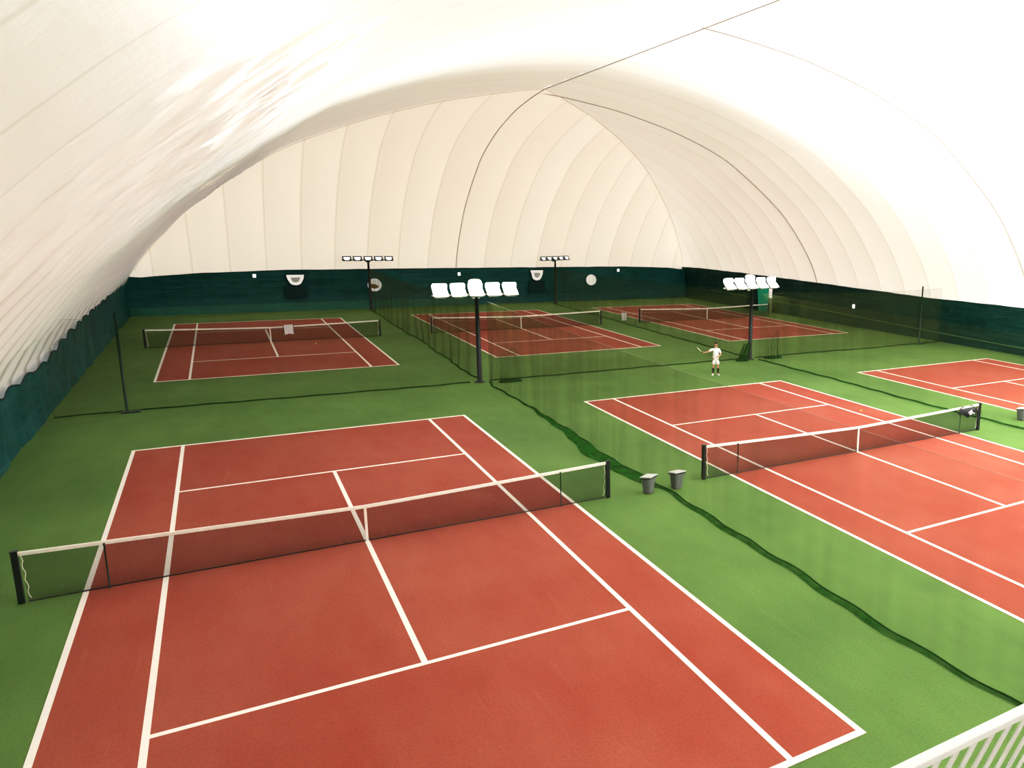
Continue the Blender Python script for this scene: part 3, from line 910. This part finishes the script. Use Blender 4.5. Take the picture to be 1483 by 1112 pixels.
# shirt
def shifted(k, dr, dp=(0, 0, 0)):
    p, r = J[k]; r = r if isinstance(r, tuple) else (r, r)
    return (p + Vector(dp), (r[0] + dr, r[1] + dr))
sj = [((0, .01, .90), (.188, .150)), shifted('waist', .035), shifted('chest', .028), shifted('upchest', .028), ((0, .01, 1.455), (.078, .07)),
      shifted('shR', .022), (J['shR'][0].lerp(J['elR'][0], .85), .066), shifted('shL', .022), (J['shL'][0].lerp(J['elL'][0], .85), .066)]
skin_mesh('shirt', sj, [(0, 1), (1, 2), (2, 3), (3, 4), (3, 5), (5, 6), (3, 7), (7, 8)], M['cloth_white'], PR, root=1)
bm = bmesh.new(); tube(bm, [(-.07, -.035, 1.475), (-.03, -.085, 1.45), (0, -.10, 1.40), (.03, -.085, 1.45), (.07, -.035, 1.475), (.05, .06, 1.50), (-.05, .06, 1.50), (-.07, -.035, 1.475)], .016, 8)
obj('collar', bm, M['cloth_white'], PR, True)
hj = [((0, .01, .98), (.165, .13)), ((0, .01, .90), (.170, .135)), ((-.095, 0, .84), .118), ((-.112, -.025, .56), .104), ((.095, 0, .84), .118), ((.118, -.03, .56), .104)]
skin_mesh('shorts', hj, [(0, 1), (1, 2), (2, 3), (1, 4), (4, 5)], M['cloth_white'], PR, root=1)
for s in 'RL':
    an, cf, to = J['an' + s][0], J['calf' + s][0], J['to' + s][0]
    bm = bmesh.new(); tube(bm, [an + Vector((0, 0, -.035)), an.lerp(cf, .4), cf, cf + Vector((0, -.005, .07))], [.047, .052, .065, .064], 14)
    obj('sock', bm, M['sock'], PR, True)
    f = (to - an); f.z = 0; f.normalize()
    hl = Vector((an.x, an.y, 0)) - f * .05
    sh = skin_mesh('shoe', [(hl + Vector((0, 0, .055)), (.045, .05)), (hl + f * .10 + Vector((0, 0, .06)), (.046, .052)), (hl + f * .20 + Vector((0, 0, .045)), (.050, .040)), (hl + f * .28 + Vector((0, 0, .038)), (.040, .030)),
                            (hl + f * .01 + Vector((0, 0, .12)), (.05, .055))], [(0, 1), (1, 2), (2, 3), (0, 4)], M['cloth_white'], PR)
    lo = min(v.co.z for v in sh.data.vertices)
    for v in sh.data.vertices: v.co.z = max(v.co.z - lo - .004, .0) + .004
# racket held in the right hand
RK = empty('tennis_racket'); RK.parent = None
RK.matrix_world = PR.matrix_basis @ Matrix.Translation(J['paR'][0] + Vector((-.035, -.02, .0))) @ Matrix.Rotation(math.radians(-28), 4, 'Z') @ Matrix.Rotation(math.radians(-30), 4, 'X') @ Matrix.Rotation(math.radians(35), 4, 'Y')
tag(RK, 'pale tennis racket in the right hand of the person in white', 'racket')
bm = bmesh.new(); tube(bm, [(0, .06, 0), (0, -.13, 0)], .016, 10); obj('handle', bm, M['sock'], RK)
bm = bmesh.new()
tube(bm, [(.12 * math.sin(a), -.45 - .165 * math.cos(a), 0) for a in np.linspace(0, 2 * PI, 37)], .012, 8, False)
tube(bm, [(0, -.12, 0), (-.012, -.2, 0), (-.055, -.305, 0)], .010, 8); tube(bm, [(0, -.12, 0), (.012, -.2, 0), (.055, -.305, 0)], .010, 8)
obj('frame', bm, M['string'], RK, True)
bm = bmesh.new()
for k in range(-5, 6):
    x = k * .02; yy = .16 * math.sqrt(max(0, 1 - (x / .12) ** 2)); tube(bm, [(x, -.45 - yy, 0), (x, -.45 + yy, 0)], .0018, 4)
for k in range(-7, 8):
    y = k * .02; xx = .118 * math.sqrt(max(0, 1 - (y / .165) ** 2)); tube(bm, [(-xx, -.45 + y, 0), (xx, -.45 + y, 0)], .0018, 4)
obj('strings', bm, M['string'], RK)

# ------------------------------------------------------------------ balcony under the camera
bm = bmesh.new(); box(bm, (-1.0, -22.5, 5.1), (15.0, 8.9, .25)); 
tag(obj('floor_balcony', bm, M['concrete']), 'balcony slab under the camera', kind='structure')
bm = bmesh.new(); box(bm, (-1.0, -22.6, 2.5), (14.6, 8.4, 4.95))
tag(obj('wall_balcony', bm, M['concrete']), 'wall below the balcony', kind='structure')
RL = empty('balcony_railing', (0, -18.43, 5.225)); tag(RL, 'white balcony railing with slanting flat bars at the lower right corner', 'railing')
RX0, RX1 = -2.2, 1.6
bm = bmesh.new(); box(bm, ((RX0 + RX1) / 2, 0, 1.06), (RX1 - RX0, .036, .024)); bevel(bm, .005); obj('top_rail', bm, M['rail'], RL)
lean = math.atan(.33 / .94)
Rb = Matrix.Rotation(lean, 3, 'X')
pit = .083
nb = int((RX1 - RX0) / pit)
for k in range(nb):
    bm = bmesh.new()
    x = RX0 + .05 + k * pit
    box(bm, (x, .5 * 1.04 * math.tan(lean) + .005, .53), (.031, .004, 1.04 / math.cos(lean)), Rb)
    obj('baluster', bm, M['rail'], RL)
bm = bmesh.new(); box(bm, ((RX0 + RX1) / 2, 1.02 * math.tan(lean), .03), (RX1 - RX0, .05, .05)); bevel(bm, .006); obj('bottom_rail', bm, M['rail'], RL)

# ------------------------------------------------------------------ light
w = bpy.data.worlds.new('daylight'); SC.world = w; w.use_nodes = True
bgn = w.node_tree.nodes['Background']; bgn.inputs['Color'].default_value = (.94, .97, 1.0, 1); bgn.inputs['Strength'].default_value = 2.2
def area(name, loc, rot, size, power, col=(.95, .98, 1.0)):
    l = bpy.data.lights.new(name, 'AREA'); l.shape = 'RECTANGLE'; l.size, l.size_y = size; l.energy = power; l.color = col
    o = bpy.data.objects.new(name, l); o.location = loc; o.rotation_euler = rot; COL.objects.link(o); return o
# unseen near-row floodlight at right and an added fill, both facing up into the dome
area('unseen_near_right_floodlight', (25.5, -8.0, 4.5), (math.radians(180), math.radians(38), 0), (.6, 4.2), 15000)
area('near_middle_fill', (15.0, -21.0, 4.5), (math.radians(180 - 25), math.radians(20), 0), (4.2, .6), 8000)  # added fill light, brightens the middle of the dome; no post stands here

sl = bpy.data.lights.new('afternoon_sun', 'SUN'); sl.energy = 12.0; sl.angle = math.radians(2); sl.color = (1.0, .86, .70)
so = bpy.data.objects.new('afternoon_sun', sl); COL.objects.link(so); so.location = (80, 90, 60)
so.rotation_euler = Vector((-.74, -.30, -.58)).to_track_quat('-Z', 'Y').to_euler()   # shines on the outside of the far right flank

# ------------------------------------------------------------------ camera
cam = bpy.data.cameras.new('camera'); co = bpy.data.objects.new('camera', cam); COL.objects.link(co)
co.location = (-2.506, -19.776, 7.790)
co.rotation_euler = (math.radians(78.565), math.radians(-1.268), math.radians(-32.538))
cam.sensor_fit = 'HORIZONTAL'; cam.sensor_width = 36.0
cam.lens = 1125.78 * 36.0 / 1483.0
cam.shift_x = -301.12 / 1483.0
cam.clip_start = .05; cam.clip_end = 300
SC.camera = co
SC.view_settings.view_transform = 'Standard'
SC.view_settings.look = 'None'
SC.view_settings.exposure = 0.0
SC.view_settings.use_curve_mapping = True        # camera-like contrast
cm = SC.view_settings.curve_mapping; cc = cm.curves[3]
cc.points[0].location = (0, 0); cc.points[-1].location = (1, 1)
for p_ in ((.03, .018), (.12, .088), (.35, .325), (.7, .74)): cc.points.new(*p_)
cm.update()
SC.cycles.max_bounces = 14
SC.cycles.diffuse_bounces = 8
SC.cycles.transparent_max_bounces = 24
